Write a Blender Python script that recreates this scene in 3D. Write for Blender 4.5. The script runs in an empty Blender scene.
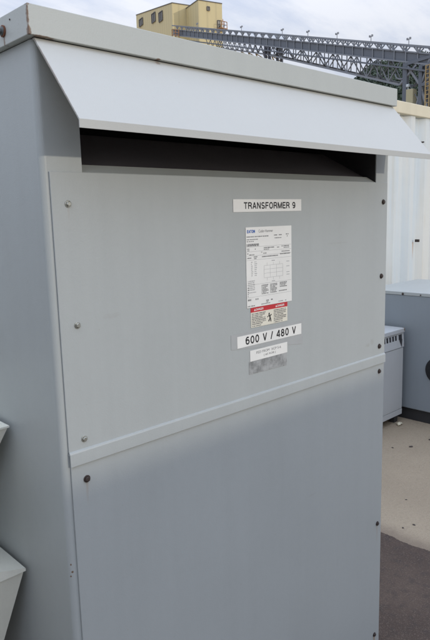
import bpy, bmesh, math, random
from mathutils import Vector, Matrix
random.seed(7)
R = math.radians
S = bpy.context.scene
COL = S.collection

# ------------------------------------------------------------------ helpers
class MB:
    """collects shapes in world coordinates, links them as one mesh"""
    def __init__(s): s.bm = bmesh.new()
    def quad(s, pts):
        s.bm.faces.new([s.bm.verts.new(p) for p in pts]); return s
    def box(s, x0, x1, y0, y1, z0, z1, bev=0.0, seg=2):
        M = Matrix.Translation(((x0+x1)/2, (y0+y1)/2, (z0+z1)/2)) @ Matrix.Diagonal((x1-x0, y1-y0, z1-z0, 1))
        t = bmesh.new(); bmesh.ops.create_cube(t, size=1, matrix=M)
        if bev: bmesh.ops.bevel(t, geom=list(t.edges), offset=bev, segments=seg, affect='EDGES', profile=.5)
        return s._merge(t)
    def _merge(s, t):
        mp = {v: s.bm.verts.new(v.co) for v in t.verts}
        for f in t.faces:
            nf = s.bm.faces.new([mp[v] for v in f.verts]); nf.smooth = f.smooth
        t.free(); return s
    def bar(s, a, b, w, h=None, up=(0, 0, 1)):
        a, b = Vector(a), Vector(b); h = h or w
        d = (b-a).normalized(); u = Vector(up)
        if abs(d.dot(u)) > .98: u = Vector((1, 0, 0))
        sx = d.cross(u).normalized()*w/2; sz = sx.cross(d).normalized()*h/2
        A = [a-sx-sz, a+sx-sz, a+sx+sz, a-sx+sz]; B = [p+(b-a) for p in A]
        return s.loft([A, B])
    def loft(s, rings, cap=True, smooth=False, close=True):
        vs = [[s.bm.verts.new(p) for p in r] for r in rings]
        n = len(rings[0])
        for r0, r1 in zip(vs, vs[1:]):
            for i in range(n if close else n-1):
                f = s.bm.faces.new((r0[i], r0[(i+1) % n], r1[(i+1) % n], r1[i])); f.smooth = smooth
        if cap:
            s.bm.faces.new(vs[0][::-1]); s.bm.faces.new(vs[-1])
        return s
    def tube(s, pts, r, n=10, rs=None):
        pts = [Vector(p) for p in pts]; rings = []
        for i, p in enumerate(pts):
            d = (pts[min(i+1, len(pts)-1)]-pts[max(i-1, 0)]).normalized()
            u = Vector((0, 0, 1)) if abs(d.z) < .9 else Vector((1, 0, 0))
            a = d.cross(u).normalized(); b = d.cross(a).normalized()
            rr = rs[i] if rs else r
            rings.append([p+a*rr*math.cos(2*math.pi*k/n)+b*rr*math.sin(2*math.pi*k/n) for k in range(n)])
        return s.loft(rings, smooth=True)
    def disc_stack(s, c, axis, prof, n=24):
        """prof: list of (distance along axis, radius)"""
        c = Vector(c); ax = Vector(axis).normalized()
        u = Vector((0, 0, 1)) if abs(ax.z) < .9 else Vector((1, 0, 0))
        a = ax.cross(u).normalized(); b = ax.cross(a).normalized()
        return s.loft([[c+ax*d+a*r*math.cos(2*math.pi*k/n)+b*r*math.sin(2*math.pi*k/n) for k in range(n)] for d, r in prof])
    def extrude(s, path, z0, z1):
        """closed plan outline extruded upward"""
        return s.loft([[(x, y, z0) for x, y in path], [(x, y, z1) for x, y in path]])
    def prism_x(s, prof, x0, x1):
        """closed (y, z) outline extruded along x"""
        return s.loft([[(x0, y, z) for y, z in prof], [(x1, y, z) for y, z in prof]])
    def build(s, name, mat, parent=None):
        bmesh.ops.recalc_face_normals(s.bm, faces=s.bm.faces)
        me = bpy.data.meshes.new(name)
        if parent is not None:
            o0 = parent; off = Vector((0, 0, 0))
            while o0 is not None: off += o0.location; o0 = o0.parent
            bmesh.ops.translate(s.bm, verts=s.bm.verts, vec=-off)
        s.bm.to_mesh(me); s.bm.free()
        me.materials.append(mat)
        o = bpy.data.objects.new(name, me); COL.objects.link(o)
        if parent is not None: o.parent = parent
        return o

def thing(name, label, cat, loc, group=None):
    o = bpy.data.objects.new(name, None); COL.objects.link(o)
    o.location = loc; o.empty_display_size = .1
    return tag(o, label, cat, group)
def tag(o, label=None, cat=None, group=None, kind=None):
    if label: o['label'] = label
    if cat: o['category'] = cat
    if group: o['group'] = group
    if kind: o['kind'] = kind
    return o

# ---- node helpers
class NT:
    def __init__(s, nt): s.nt = nt
    def n(s, t, **k):
        nd = s.nt.nodes.new(t)
        for a, v in k.items(): setattr(nd, a, v)
        return nd
    def l(s, a, b): s.nt.links.new(a, b)
    def setv(s, sock, v):
        if hasattr(v, 'default_value') or hasattr(v, 'is_linked'): s.l(v, sock)
        else: sock.default_value = v
    def math(s, op, a, b=0.0, clamp=False):
        m = s.n('ShaderNodeMath', operation=op); m.use_clamp = clamp
        s.setv(m.inputs[0], a); s.setv(m.inputs[1], b); return m.outputs[0]
    def mix(s, fac, a, b):
        m = s.n('ShaderNodeMix', data_type='RGBA')
        s.setv(m.inputs[0], fac); s.setv(m.inputs[6], c4(a)); s.setv(m.inputs[7], c4(b)); return m.outputs[2]
    def noise(s, vec, scale, detail=3, rough=.55):
        m = s.n('ShaderNodeTexNoise'); m.inputs['Scale'].default_value = scale
        m.inputs['Detail'].default_value = detail; m.inputs['Roughness'].default_value = rough
        s.l(vec, m.inputs['Vector']); return m.outputs['Fac']
    def ramp(s, fac, a, b):
        m = s.n('ShaderNodeMapRange'); m.interpolation_type = 'SMOOTHSTEP'
        s.setv(m.inputs[0], fac); m.inputs[1].default_value = a; m.inputs[2].default_value = b
        return m.outputs[0]
    def scalevec(s, vec, sc):
        m = s.n('ShaderNodeMapping'); m.inputs['Scale'].default_value = sc
        s.l(vec, m.inputs['Vector']); return m.outputs[0]
def c4(c):
    if isinstance(c, (tuple, list)) and len(c) == 3: return (*c, 1)
    return c
def new_mat(name):
    m = bpy.data.materials.new(name); m.use_nodes = True
    g = NT(m.node_tree); b = m.node_tree.nodes['Principled BSDF']
    pos = g.n('ShaderNodeNewGeometry').outputs['Position']
    return m, g, b, pos
def plain(name, col, rough=.6, metal=0.0, spec=.5):
    """slight mottling so that nothing is one flat value"""
    m, g, b, pos = new_mat(name)
    n1 = g.noise(pos, 9, 4)
    dark = tuple(c*.86 for c in col); light = tuple(min(1, c*1.1) for c in col)
    g.l(g.mix(n1, dark, light), b.inputs['Base Color'])
    b.inputs['Roughness'].default_value = rough; b.inputs['Metallic'].default_value = metal
    b.inputs['Specular IOR Level'].default_value = spec
    return m

RUST = (.19, .075, .03)
def painted(name, col, rough=.42, streaks=(), blobs=(), grime=.10, peel=.0006):
    """sprayed sheet-metal paint: faint runs of dirt, orange peel, rust where given
    streaks: (x, z_top, length, half width, y or None);  blobs: (x, y, z, sx, sy, sz, strength)"""
    m, g, b, pos = new_mat(name)
    sep = g.n('ShaderNodeSeparateXYZ'); g.l(pos, sep.inputs[0]); X, Y, Z = sep.outputs
    big = g.noise(pos, 2.3, 4); fine = g.noise(pos, 55, 3)
    runs = g.noise(g.scalevec(pos, (22, 22, 1.1)), 1.0, 5, .6)
    f = g.math('ADD', g.math('MULTIPLY', g.math('SUBTRACT', big, .5), .9), g.math('ADD', g.math('MULTIPLY', g.math('SUBTRACT', runs, .5), .55), g.math('MULTIPLY', g.math('SUBTRACT', fine, .5), .25)))
    f = g.math('ADD', f, .5, True)
    lo = tuple(c*(1-grime) for c in col); hi = tuple(min(1, c*(1+grime)) for c in col)
    c = g.mix(f, lo, hi)
    spots = g.ramp(g.noise(pos, 130, 2), .735, .80)
    c = g.mix(g.math('MULTIPLY', spots, .35), c, (.30, .26, .20))
    for (sx, zt, ln, hw, k) in streaks:
        wob = g.math('MULTIPLY', g.math('SUBTRACT', g.noise(g.scalevec(pos, (3, 3, 8)), 3, 2), .5), hw*1.2)
        dx = g.math('ABSOLUTE', g.math('SUBTRACT', g.math('ADD', X, wob), sx))
        a = g.math('SUBTRACT', 1, g.ramp(dx, hw*.25, hw), True)
        up = g.math('SUBTRACT', 1, g.ramp(Z, zt-.002, zt+.002))
        dn = g.ramp(Z, zt-ln, zt)
        a = g.math('MULTIPLY', g.math('MULTIPLY', a, up), g.math('MULTIPLY', dn, k))
        c = g.mix(a, c, (.33, .20, .10))
    nb = g.noise(pos, 95, 4, .65)
    for (bx, by, bz, sx, sy, sz, k) in blobs:
        d = 0.0
        for A, p0, sg in ((X, bx, sx), (Y, by, sy), (Z, bz, sz)):
            q = g.math('DIVIDE', g.math('SUBTRACT', A, p0), sg); d = g.math('ADD', g.math('MULTIPLY', q, q), d)
        d = g.math('ADD', d, g.math('MULTIPLY', g.math('SUBTRACT', nb, .5), 3.2))
        a = g.math('MULTIPLY', g.math('SUBTRACT', 1, g.ramp(d, .2, 1.3), True), k)
        c = g.mix(a, c, g.mix(nb, (.07, .032, .016), (.27, .15, .075)))
    g.l(c, b.inputs['Base Color'])
    rr = g.math('ADD', rough, g.math('MULTIPLY', g.math('SUBTRACT', runs, .5), .22)); g.l(rr, b.inputs['Roughness'])
    bp = g.n('ShaderNodeBump'); bp.inputs['Distance'].default_value = peel; bp.inputs['Strength'].default_value = .35
    g.l(g.noise(pos, 420, 2), bp.inputs['Height'])
    wv = g.n('ShaderNodeBump'); wv.inputs['Distance'].default_value = .004; wv.inputs['Strength'].default_value = .5
    g.l(g.noise(pos, 3.2, 1), wv.inputs['Height']); g.l(wv.outputs[0], bp.inputs['Normal'])
    g.l(bp.outputs[0], b.inputs['Normal'])
    return m

# ------------------------------------------------------------------ camera
cam = bpy.data.cameras.new('camera'); co = bpy.data.objects.new('camera', cam); COL.objects.link(co)
cam.sensor_fit = 'VERTICAL'; cam.sensor_height = 24; cam.lens = 24*612.11/640
cam.clip_start = .02; cam.clip_end = 6000
Rm = Matrix(((.7224728, .1340785, -.6782743), (-.6908765, .1018541, -.7157621), (-.0268833, .9857224, .1662185)))
co.matrix_world = Matrix.Translation((0, 0, 1.6)) @ Rm.to_4x4()
S.camera = co

# ------------------------------------------------------------------ light
AZ, EL = R(12), R(13)        # sun direction: behind the camera, a little to the right
sd = Vector((math.sin(AZ)*math.cos(EL), -math.cos(AZ)*math.cos(EL), math.sin(EL)))
sun = bpy.data.lights.new('sun', 'SUN'); so = bpy.data.objects.new('sun', sun); COL.objects.link(so)
so.rotation_euler = sd.to_track_quat('Z', 'Y').to_euler(); so.location = (0, -5, 12)
sun.energy = .95; sun.angle = R(1.3); sun.color = (1, .92, .78)

w = bpy.data.worlds.new('World'); S.world = w; w.use_nodes = True
g = NT(w.node_tree); bg = w.node_tree.nodes['Background']
sky = g.n('ShaderNodeTexSky'); sky.sky_type = 'NISHITA'; sky.sun_disc = False
sky.sun_elevation = EL; sky.sun_rotation = math.pi - AZ
tc = g.n('ShaderNodeTexCoord').outputs['Generated']
sp = g.n('ShaderNodeSeparateXYZ'); g.l(tc, sp.inputs[0])
zz = g.math('MAXIMUM', sp.outputs[2], .0)
# cloud layer seen on a plane overhead, stretched near the horizon
inv = g.math('DIVIDE', 1.0, g.math('ADD', zz, .22))
cm = g.n('ShaderNodeVectorMath', operation='SCALE'); g.l(tc, cm.inputs[0]); g.l(inv, cm.inputs['Scale'])
n1 = g.noise(g.scalevec(cm.outputs[0], (1.0, 1.6, 1)), 2.1, 7, .55)
n2 = g.noise(g.scalevec(cm.outputs[0], (.7, 2.4, 1)), 4.2, 5, .6)
cl = g.ramp(g.math('ADD', g.math('MULTIPLY', n1, .65), g.math('MULTIPLY', n2, .35)), .36, .62)
lift = g.math('ADD', .60, g.math('MULTIPLY', zz, 2.05))
cloud = g.mix(cl, (6.2, 6.9, 8.5), (8.9, 9.15, 9.9))
sc = g.n('ShaderNodeVectorMath', operation='SCALE'); g.l(cloud, sc.inputs[0]); g.l(lift, sc.inputs['Scale'])
tn = g.n('ShaderNodeVectorMath', operation='MULTIPLY'); g.l(sc.outputs[0], tn.inputs[0]); g.l(g.mix(g.ramp(zz, .35, .9), (1, 1, 1), (.92, .995, 1.11)), tn.inputs[1])
g.l(g.mix(.90, sky.outputs[0], tn.outputs[0]), bg.inputs['Color'])
bg.inputs['Strength'].default_value = .091

S.view_settings.view_transform = 'Standard'; S.view_settings.look = 'None'
S.view_settings.exposure = 0; S.view_settings.gamma = 1

# ------------------------------------------------------------------ materials
M_grey = painted('grey_enclosure_paint', (.405, .427, .420),
    blobs=[(.544, 1.0, .937, .0014, .02, .0022, .95), (.546, 1.0, .921, .0020, .02, .0026, .95), (.543, 1.0, .912, .0014, .02, .002, .9), (.547, 1.0, .676, .0016, .02, .002, .9)])
M_panel = painted('grey_panel_paint', (.405, .427, .420), grime=.08,
    blobs=[(.665, 1.0, 1.415, .022, .02, .006, .06), (1.575, 1.0, 1.205, .012, .02, .006, .14), (1.60, 1.0, 1.212, .010, .02, .009, .12), (1.42, 1.0, 1.52, .05, .02, .003, .06), (.80, 1.0, .62, .012, .02, .004, .10), (1.30, 1.0, .82, .02, .02, .003, .08)],
    streaks=[(.588, 1.098, .06, .004, .28), (1.647, .592, .08, .004, .32), (1.641, .195, .14, .006, .75), (1.642, 1.107, .03, .003, .25), (.586, 1.622, .03, .003, .12)])
M_lid = painted('grey_lid_paint', (.455, .470, .440), grime=.07,
    blobs=[(.527, .985, 1.912, .005, .008, .009, .9), (.527, .985, 1.935, .0025, .005, .020, .9), (.527, .985, 1.957, .006, .009, .006, 1), (.555, .985, 1.906, .022, .02, .0018, .8), (.80, .985, 1.905, .006, .02, .003, .9), (.527, 1.073, 1.914, .02, .0035, .009, .8)])
M_hood = painted('grey_hood_paint', (.470, .468, .435), grime=.05,
    blobs=[(.5405, .94, 1.83, .0014, .09, .10, .45), (.80, 1.0, 1.90, .008, .02, .004, .6)])
M_cav_shade = plain('shaded_cavity_tone', (.25, .215, .215), .6)  # baffle tone with the hood's shade painted in
M_zinc = plain('zinc_screw', (.42, .42, .38), .35, .8)
M_rusty = plain('rusted_screw', (.062, .046, .040), .6, .3)
M_black = plain('black_rubber', (.012, .012, .014), .5)
M_slot = plain('slot_dark', (.035, .035, .038), .7)
M_dark = plain('dark_base_and_vent_shade', (.03, .03, .032), .6)  # base paint, also the painted shade inside the vent opening
M_white = plain('white_sticker', (.82, .81, .77), .45)
M_black_ink = plain('black_ink', (.015, .015, .017), .6)
M_ink2 = plain('faded_black_ink', (.13, .13, .13), .6)
M_grey_ink = plain('grey_ink', (.15, .15, .15), .6)
M_pale_ink = plain('pale_ink', (.36, .36, .36), .6)
M_blue_ink = plain('blue_ink', (.03, .12, .42), .6)
M_red = plain('red_sticker_band', (.55, .03, .04), .45)
M_cream_st = plain('cream_sticker', (.78, .74, .62), .45)
M_galv = painted('galvanised_steel', (.76, .75, .66), .5, grime=.14)
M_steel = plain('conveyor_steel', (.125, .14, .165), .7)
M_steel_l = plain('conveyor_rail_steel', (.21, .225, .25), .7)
M_steel_d = plain('conveyor_dark_steel', (.085, .09, .11), .8)
M_orange = plain('orange_safety_paint', (.38, .19, .08), .7)
M_yellow = plain('yellow_ladder_paint', (.36, .26, .12), .7)
M_beigebox = plain('beige_cabinet_paint', (.42, .38, .24), .7)
M_window = plain('dark_window_glass', (.13, .125, .11), .3)
M_lamp = plain('lamp_housing', (.25, .26, .28), .6)

def tape_mat():
    m, g, b, pos = new_mat('old_tape_residue')
    n = g.noise(g.scalevec(pos, (34, 1, 34)), 1, 5, .7)
    g.l(g.mix(g.ramp(n, .35, .65), (.20, .205, .20), (.40, .405, .40)), b.inputs['Base Color'])
    b.inputs['Roughness'].default_value = .6; return m
M_tape = tape_mat()
def tape2_mat():
    m, g, b, pos = new_mat('faded_tape_residue')
    n = g.noise(g.scalevec(pos, (30, 1, 30)), 1, 4)
    g.l(g.mix(n, (.37, .38, .375), (.43, .44, .435)), b.inputs['Base Color'])
    b.inputs['Roughness'].default_value = .6; return m
M_tape2 = tape2_mat()

def siding():
    m, g, b, pos = new_mat('cream_metal_siding')
    w1 = g.n('ShaderNodeTexWave', wave_type='BANDS', bands_direction='DIAGONAL'); w1.inputs['Scale'].default_value = .55
    mp = g.scalevec(pos, (1, 1, 0)); g.l(mp, w1.inputs['Vector'])
    c = g.mix(g.math('MULTIPLY', g.ramp(w1.outputs['Fac'], .80, .98), .35), (.60, .50, .27), (.42, .35, .20))
    st = g.noise(g.scalevec(pos, (.9, .9, .08)), 1, 4)
    c = g.mix(g.math('MULTIPLY', g.ramp(st, .55, .8), .35), c, (.38, .35, .26))
    g.l(c, b.inputs['Base Color']); b.inputs['Roughness'].default_value = .65; return m
M_siding = siding()

def container_mat(name, base, stripes):
    m, g, b, pos = new_mat(name)
    big = g.noise(g.scalevec(pos, (3.2, 3.2, .35)), 1.6, 5)
    runs = g.noise(g.scalevec(pos, (16, 16, .8)), 1, 5, .65)
    c = g.mix(g.ramp(big, .35, .7), base, stripes)
    c = g.mix(g.math('MULTIPLY', g.ramp(runs, .52, .74), .30), c, (.55, .50, .38))
    sep = g.n('ShaderNodeSeparateXYZ'); g.l(pos, sep.inputs[0]); X, Y, Z = sep.outputs
    for (sx, zt, ln, hw) in ((5.541, 1.30, .20, .013), (5.60, 2.24, .05, .01), (6.1, 1.5, .3, .01)):
        a = g.math('SUBTRACT', 1, g.ramp(g.math('ABSOLUTE', g.math('SUBTRACT', X, sx)), hw*.3, hw), True)
        a = g.math('MULTIPLY', g.math('MULTIPLY', a, g.math('SUBTRACT', 1, g.ramp(Z, zt, zt+.01))), g.ramp(Z, zt-ln, zt))
        c = g.mix(g.math('MULTIPLY', a, .7), c, (.45, .22, .08))
    spots = g.ramp(g.noise(pos, 14, 4, .7), .70, .76)
    c = g.mix(g.math('MULTIPLY', spots, .6), c, (.30, .19, .11))
    g.l(c, b.inputs['Base Color']); b.inputs['Roughness'].default_value = .5
    bp = g.n('ShaderNodeBump'); bp.inputs['Distance'].default_value = .01; bp.inputs['Strength'].default_value = .5
    g.l(g.noise(pos, 4, 3), bp.inputs['Height']); g.l(bp.outputs[0], b.inputs['Normal'])
    return m
M_cont = container_mat('white_container_paint', (.66, .67, .64), (.57, .635, .67))
M_rail = container_mat('cream_container_rail_paint', (.64, .58, .43), (.70, .63, .47))
M_bluegrey = painted('blue_grey_enclosure_paint', (.25, .28, .305), .45, grime=.08)
M_lightgrey = painted('light_grey_cabinet_paint', (.50, .51, .51), .45, grime=.07,
    blobs=[(4.172, 2.32, .725, .012, .02, .02, 1), (4.172, 2.32, .60, .005, .02, .02, .9), (4.172, 2.32, .38, .005, .02, .03, .8), (4.172, 2.32, .2, .005, .02, .02, .8)])

# ------------------------------------------------------------------ ground
def ground_mat():
    m, g, b, pos = new_mat('sandy_concrete')
    big = g.noise(pos, .9, 6, .6); mid = g.noise(pos, 7, 5, .65); fine = g.noise(pos, 60, 4, .7); grit = g.noise(pos, 210, 2)
    c = g.mix(g.ramp(big, .3, .7), (.31, .245, .17), (.375, .30, .21))
    c = g.mix(g.math('MULTIPLY', g.ramp(mid, .45, .75), .45), c, (.34, .265, .185))
    c = g.mix(g.math('MULTIPLY', g.ramp(fine, .48, .68), .5), c, (.25, .20, .145))
    c = g.mix(g.math('MULTIPLY', g.ramp(grit, .56, .7), .4), c, (.60, .53, .42))
    v = g.n('ShaderNodeTexVoronoi'); v.inputs['Scale'].default_value = 21; g.l(pos, v.inputs['Vector'])
    sp_ = g.math('MULTIPLY', g.math('SUBTRACT', 1, g.ramp(g.math('ADD', v.outputs['Distance'], g.math('MULTIPLY', fine, .12)), .09, .13), True), g.ramp(mid, .50, .58))
    c = g.mix(g.math('MULTIPLY', sp_, .7), c, (.13, .09, .06))
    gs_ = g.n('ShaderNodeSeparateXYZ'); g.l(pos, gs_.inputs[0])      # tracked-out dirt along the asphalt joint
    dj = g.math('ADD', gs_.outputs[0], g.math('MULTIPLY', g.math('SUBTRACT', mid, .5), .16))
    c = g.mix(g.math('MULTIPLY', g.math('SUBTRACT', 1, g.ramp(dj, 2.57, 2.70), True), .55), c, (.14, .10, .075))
    g.l(c, b.inputs['Base Color']); b.inputs['Roughness'].default_value = .9
    bp = g.n('ShaderNodeBump'); bp.inputs['Distance'].default_value = .01; bp.inputs['Strength'].default_value = .6
    g.l(g.math('ADD', fine, g.math('MULTIPLY', grit, .4)), bp.inputs['Height']); g.l(bp.outputs[0], b.inputs['Normal']); return m
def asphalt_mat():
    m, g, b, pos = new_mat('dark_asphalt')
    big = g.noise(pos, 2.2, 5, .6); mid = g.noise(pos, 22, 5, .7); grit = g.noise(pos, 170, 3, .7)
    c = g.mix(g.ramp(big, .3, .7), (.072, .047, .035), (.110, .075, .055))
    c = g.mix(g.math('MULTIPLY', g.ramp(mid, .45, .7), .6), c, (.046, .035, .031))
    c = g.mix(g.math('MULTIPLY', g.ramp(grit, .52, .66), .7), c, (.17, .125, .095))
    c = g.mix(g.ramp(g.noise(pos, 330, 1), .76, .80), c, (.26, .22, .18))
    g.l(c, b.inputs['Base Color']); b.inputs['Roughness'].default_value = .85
    bp = g.n('ShaderNodeBump'); bp.inputs['Distance'].default_value = .006; bp.inputs['Strength'].default_value = .9
    g.l(g.math('ADD', mid, grit), bp.inputs['Height']); g.l(bp.outputs[0], b.inputs['Normal']); return m
gm = MB(); N = 40
def gs(i):
    t = i/N*2-1; return math.copysign(abs(t)**3, t)*2500
gv = [[gm.bm.verts.new((gs(i), gs(j), 0)) for j in range(N+1)] for i in range(N+1)]
for i in range(N):
    for j in range(N): gm.bm.faces.new((gv[i][j], gv[i+1][j], gv[i+1][j+1], gv[i][j+1]))
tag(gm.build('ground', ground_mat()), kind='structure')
# a worn asphalt apron round the transformers with a wavy edge
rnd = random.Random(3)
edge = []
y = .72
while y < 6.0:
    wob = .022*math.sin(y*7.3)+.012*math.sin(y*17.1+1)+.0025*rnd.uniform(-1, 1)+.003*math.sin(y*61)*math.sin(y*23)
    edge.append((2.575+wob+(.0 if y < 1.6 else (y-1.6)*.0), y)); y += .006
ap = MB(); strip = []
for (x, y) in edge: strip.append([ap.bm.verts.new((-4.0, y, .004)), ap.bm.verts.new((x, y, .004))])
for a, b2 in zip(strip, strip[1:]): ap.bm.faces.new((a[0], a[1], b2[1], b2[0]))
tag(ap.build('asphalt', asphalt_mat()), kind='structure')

# ------------------------------------------------------------------ the transformer enclosure
def shell_path(x0, x1, y0, y1, oL, oR, t=.003, r=.011):
    out = [(oL, y0)]
    for k in range(0, 7):
        a = math.pi/2*k/6; out.append((x0+r-r*math.sin(a), y0+r-r*math.cos(a)))
    out += [(x0, y1), (x1, y1)]
    for k in range(0, 7):
        a = math.pi/2*k/6; out.append((x1-r+r*math.cos(a), y0+r-r*math.sin(a)))
    out.append((oR, y0))
    inn = [(oR, y0+t)]
    for k in range(6, -1, -1):
        a = math.pi/2*k/6; inn.append((x1-r+(r-t)*math.cos(a), y0+r-(r-t)*math.sin(a)))
    inn += [(x1-t, y1-t), (x0+t, y1-t)]
    for k in range(6, -1, -1):
        a = math.pi/2*k/6; inn.append((x0+r-(r-t)*math.sin(a), y0+r-(r-t)*math.cos(a)))
    inn.append((oL, y0+t))
    return out+inn

def screw(parent, x, z, y, mat, r=.0058, name='screw', rot=0):
    m = MB(); n = 6
    m.disc_stack((x, y, z), (0, -1, 0), [(-.001, r*1.12), (.0012, r*1.12), (.0016, r*1.0)], 20)
    # hex head with chamfer
    def hexr(d, rr): return [Vector((x+rr*math.cos(rot+math.pi*k/3), y-d, z+rr*math.sin(rot+math.pi*k/3))) for k in range(6)]
    m.loft([hexr(.0012, r*.86), hexr(.0044, r*.86), hexr(.0054, r*.62)])
    return m.build(name, mat, parent)

TX = thing('transformer_enclosure', 'tall grey transformer enclosure with sloping rain hood and a white TRANSFORMER 9 sticker', 'transformer', (1.112, 1.5, 0))
b = MB(); b.extrude(shell_path(.54, 1.684, 1.0, 1.95, .622, 1.613), .10, 1.9045)
b.box(.62, 1.615, 1.004, 1.03, 1.62, 1.684)          # inner header behind the panel
b.box(.6185, .6215, 1.003, 1.42, 1.64, 1.903); b.box(1.6135, 1.6165, 1.003, 1.42, 1.64, 1.903)
body = b.build('body', M_grey, TX)
MB().prism_x([(1.004, 1.684), (1.19, 1.783), (1.19, 1.780), (1.004, 1.678)], .6225, 1.6125).build('air_baffle', M_cav_shade, TX)
MB().prism_x([(1.0035, 1.6875), (1.030, 1.7035), (1.030, 1.7010), (1.0035, 1.685)], .6225, 1.6125).build('lit_sill', M_grey, TX)  # paler strip paints the lit foot of the baffle
MB().box(.6225, 1.6125, 1.46, 1.47, 1.64, 1.903).build('shade_screen', M_dark, TX)  # dark sheet standing in for the unlit depth of the opening
c_ = MB(); c_.box(.6215, .6222, 1.003, 1.455, 1.64, 1.903); c_.box(1.6128, 1.6134, 1.003, 1.455, 1.64, 1.903); c_.box(.6225, 1.6125, 1.02, 1.455, 1.8985, 1.9025); c_.build('shade_lining', M_dark, TX)  # dark sheets paint the shade onto the vent's inner walls
MB().box(.57, 1.655, 1.02, 1.92, 0, .0995).build('base', M_dark, TX)
# lid: folded cap with a drip edge
ld = MB()
ld.box(.527, 1.695, .984, 1.965, 1.9063, 1.955, .0012)
lid = ld.build('lid', M_lid, TX)
MB().box(.542, 1.682, .995, 1.948, 1.9046, 1.9062).build('lid_gasket', M_black, TX)
# hood
hd = MB(); t = .0022
hy0, hz0, hy1, hz1 = .993, 1.9045, .868, 1.757
dn = Vector((0, hy1-hy0, hz1-hz0)).normalized(); nn = Vector((0, dn.z, -dn.y))   # inward normal-ish
def hp(y, z, k=0): return (y+nn.y*k, z+nn.z*k)
k = t if nn.y > 0 else -t
prof = [hp(hy0, hz0), hp(hy1, hz1), (hy1+.0005, hz1-.013), (hy1+.0115, hz1-.0130), (hy1+.0115, hz1-.0150), (hy1-.0017, hz1-.0150), (hy1-.0020, hz1+.0006), (hy0-.0015, hz0+.0022)]
prof = [(hy1-.0004, hz1+.0012), (hy1-.0008, hz1-.0125), (hy1+.0013, hz1-.0125), (hy1+.0016, hz1-.0004), (hy0+.0024, hz0-.002), (hy0+.006, hz0-.003), (hy0+.006, hz0), (hy0, hz0)]
hd.prism_x(prof, .5405, 1.6855)
hood = hd.build('hood', M_hood, TX)
# upper panel with its bottom flange
up = MB()
up.box(.5535, 1.671, .9962, .9992, 1.162, 1.6865, .0006, 1)
up.prism_x([(.9992, 1.1660), (.9960, 1.1660), (.9932, 1.1640), (.9922, 1.1615), (.9918, 1.1372), (.9935, 1.1366), (.9938, 1.159), (.9992, 1.161)], .5535, 1.671)
panel = up.build('upper_panel', M_panel, TX)
lp = MB(); lp.box(.5555, 1.669, .9962, .9992, .14, 1.1575, .0006, 1)
lpanel = lp.build('lower_panel', M_panel, TX)
for (x, z, m_, rt) in ((.586, 1.630, M_zinc, .2), (.589, 1.407, M_zinc, .5), (.588, 1.185, M_zinc, .9)): screw(panel, x, z, .9962, m_, rot=rt)
for (x, z, rt) in ((1.648, 1.630, .3), (1.644, 1.409, .1), (1.640, 1.192, .7)): screw(panel, x, z, .9962, M_rusty, .007, rot=rt)
for (x, z, rt) in ((.588, 1.103, .3), (1.642, 1.112, .8), (1.647, .600, .2), (1.641, .201, .5), (.588, .62, .1), (.588, .2, .6)): screw(lpanel, x, z, .9962, M_rusty, .0066, rot=rt)
# lifting bolt on the lid's left side, with a rust-ringed washer
bt = MB(); bt.disc_stack((.527, 1.0745, 1.930), (-1, 0, 0), [(-.001, .0098), (.0025, .0098), (.003, .0082)], 24)
washer = bt.build('washer', plain('rusty_washer', (.16, .06, .03), .8), lid)
bt = MB(); bt.disc_stack((.527, 1.0745, 1.930), (-1, 0, 0), [(.0025, .0078), (.004, .0074), (.005, .005)], 20)
bt.disc_stack((.527, 1.0760, 1.9285), (-1, 0, 0), [(.004, .0045), (.012, .0045), (.0135, .0032)], 6)
bt.build('bolt', plain('weathered_bolt', (.11, .12, .12), .5, .5), lid)
# rivet-like rust pin above
bt = MB(); bt.disc_stack((.527, 1.047, 1.943), (-1, 0, 0), [(-.001, .0016), (.0012, .0014)], 10); bt.build('rivet', M_rusty, lid)

# --- stickers
def quadsheet(parent, name, mat, x0, x1, z0, z1, y, shear=0.0, thick=.0005, skew=(0, 0, 0, 0)):
    m = MB(); a, b_, c, d = skew
    pts = [(x0, z0+a), (x1, z0+b_), (x1, z1+c), (x0, z1+d)]
    m.loft([[(px, y, pz) for px, pz in pts], [(px, y-thick, pz) for px, pz in pts]])
    return m.build(name, mat, parent)
def text(parent, name, s, cx, cz, h, wid, y, mat, bold=0.0, tilt=0.0):
    cu = bpy.data.curves.new(name, 'FONT'); cu.body = s; cu.size = 1; cu.align_x = 'CENTER'; cu.align_y = 'CENTER'
    cu.offset = bold; cu.extrude = .0
    tmp = bpy.data.objects.new('tmp', cu); COL.objects.link(tmp)
    bpy.context.view_layer.update()
    me = bpy.data.meshes.new_from_object(tmp.evaluated_get(bpy.context.evaluated_depsgraph_get()))
    bpy.data.objects.remove(tmp)
    xs = [v.co.x for v in me.vertices]; ys = [v.co.y for v in me.vertices]
    mx, my = (max(xs)+min(xs))/2, (max(ys)+min(ys))/2; sx = wid/(max(xs)-min(xs)); sy = h/(max(ys)-min(ys))
    off = Vector((0, 0, 0)); o0 = parent
    while o0 is not None: off += o0.location; o0 = o0.parent
    for v in me.vertices:
        a, c = (v.co.x-mx)*sx, (v.co.y-my)*sy
        v.co = Vector((cx+a, y, cz+c+a*tilt))-off
    me.materials.clear(); me.materials.append(mat); me.name = name
    o = bpy.data.objects.new(name, me); COL.objects.link(o); o.parent = parent
    return o
def arc(cx, cy, rx, ry, a0, a1, n=10):
    return [(cx+rx*math.cos(R(a0+(a1-a0)*i/n)), cy+ry*math.sin(R(a0+(a1-a0)*i/n))) for i in range(n+1)]
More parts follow.
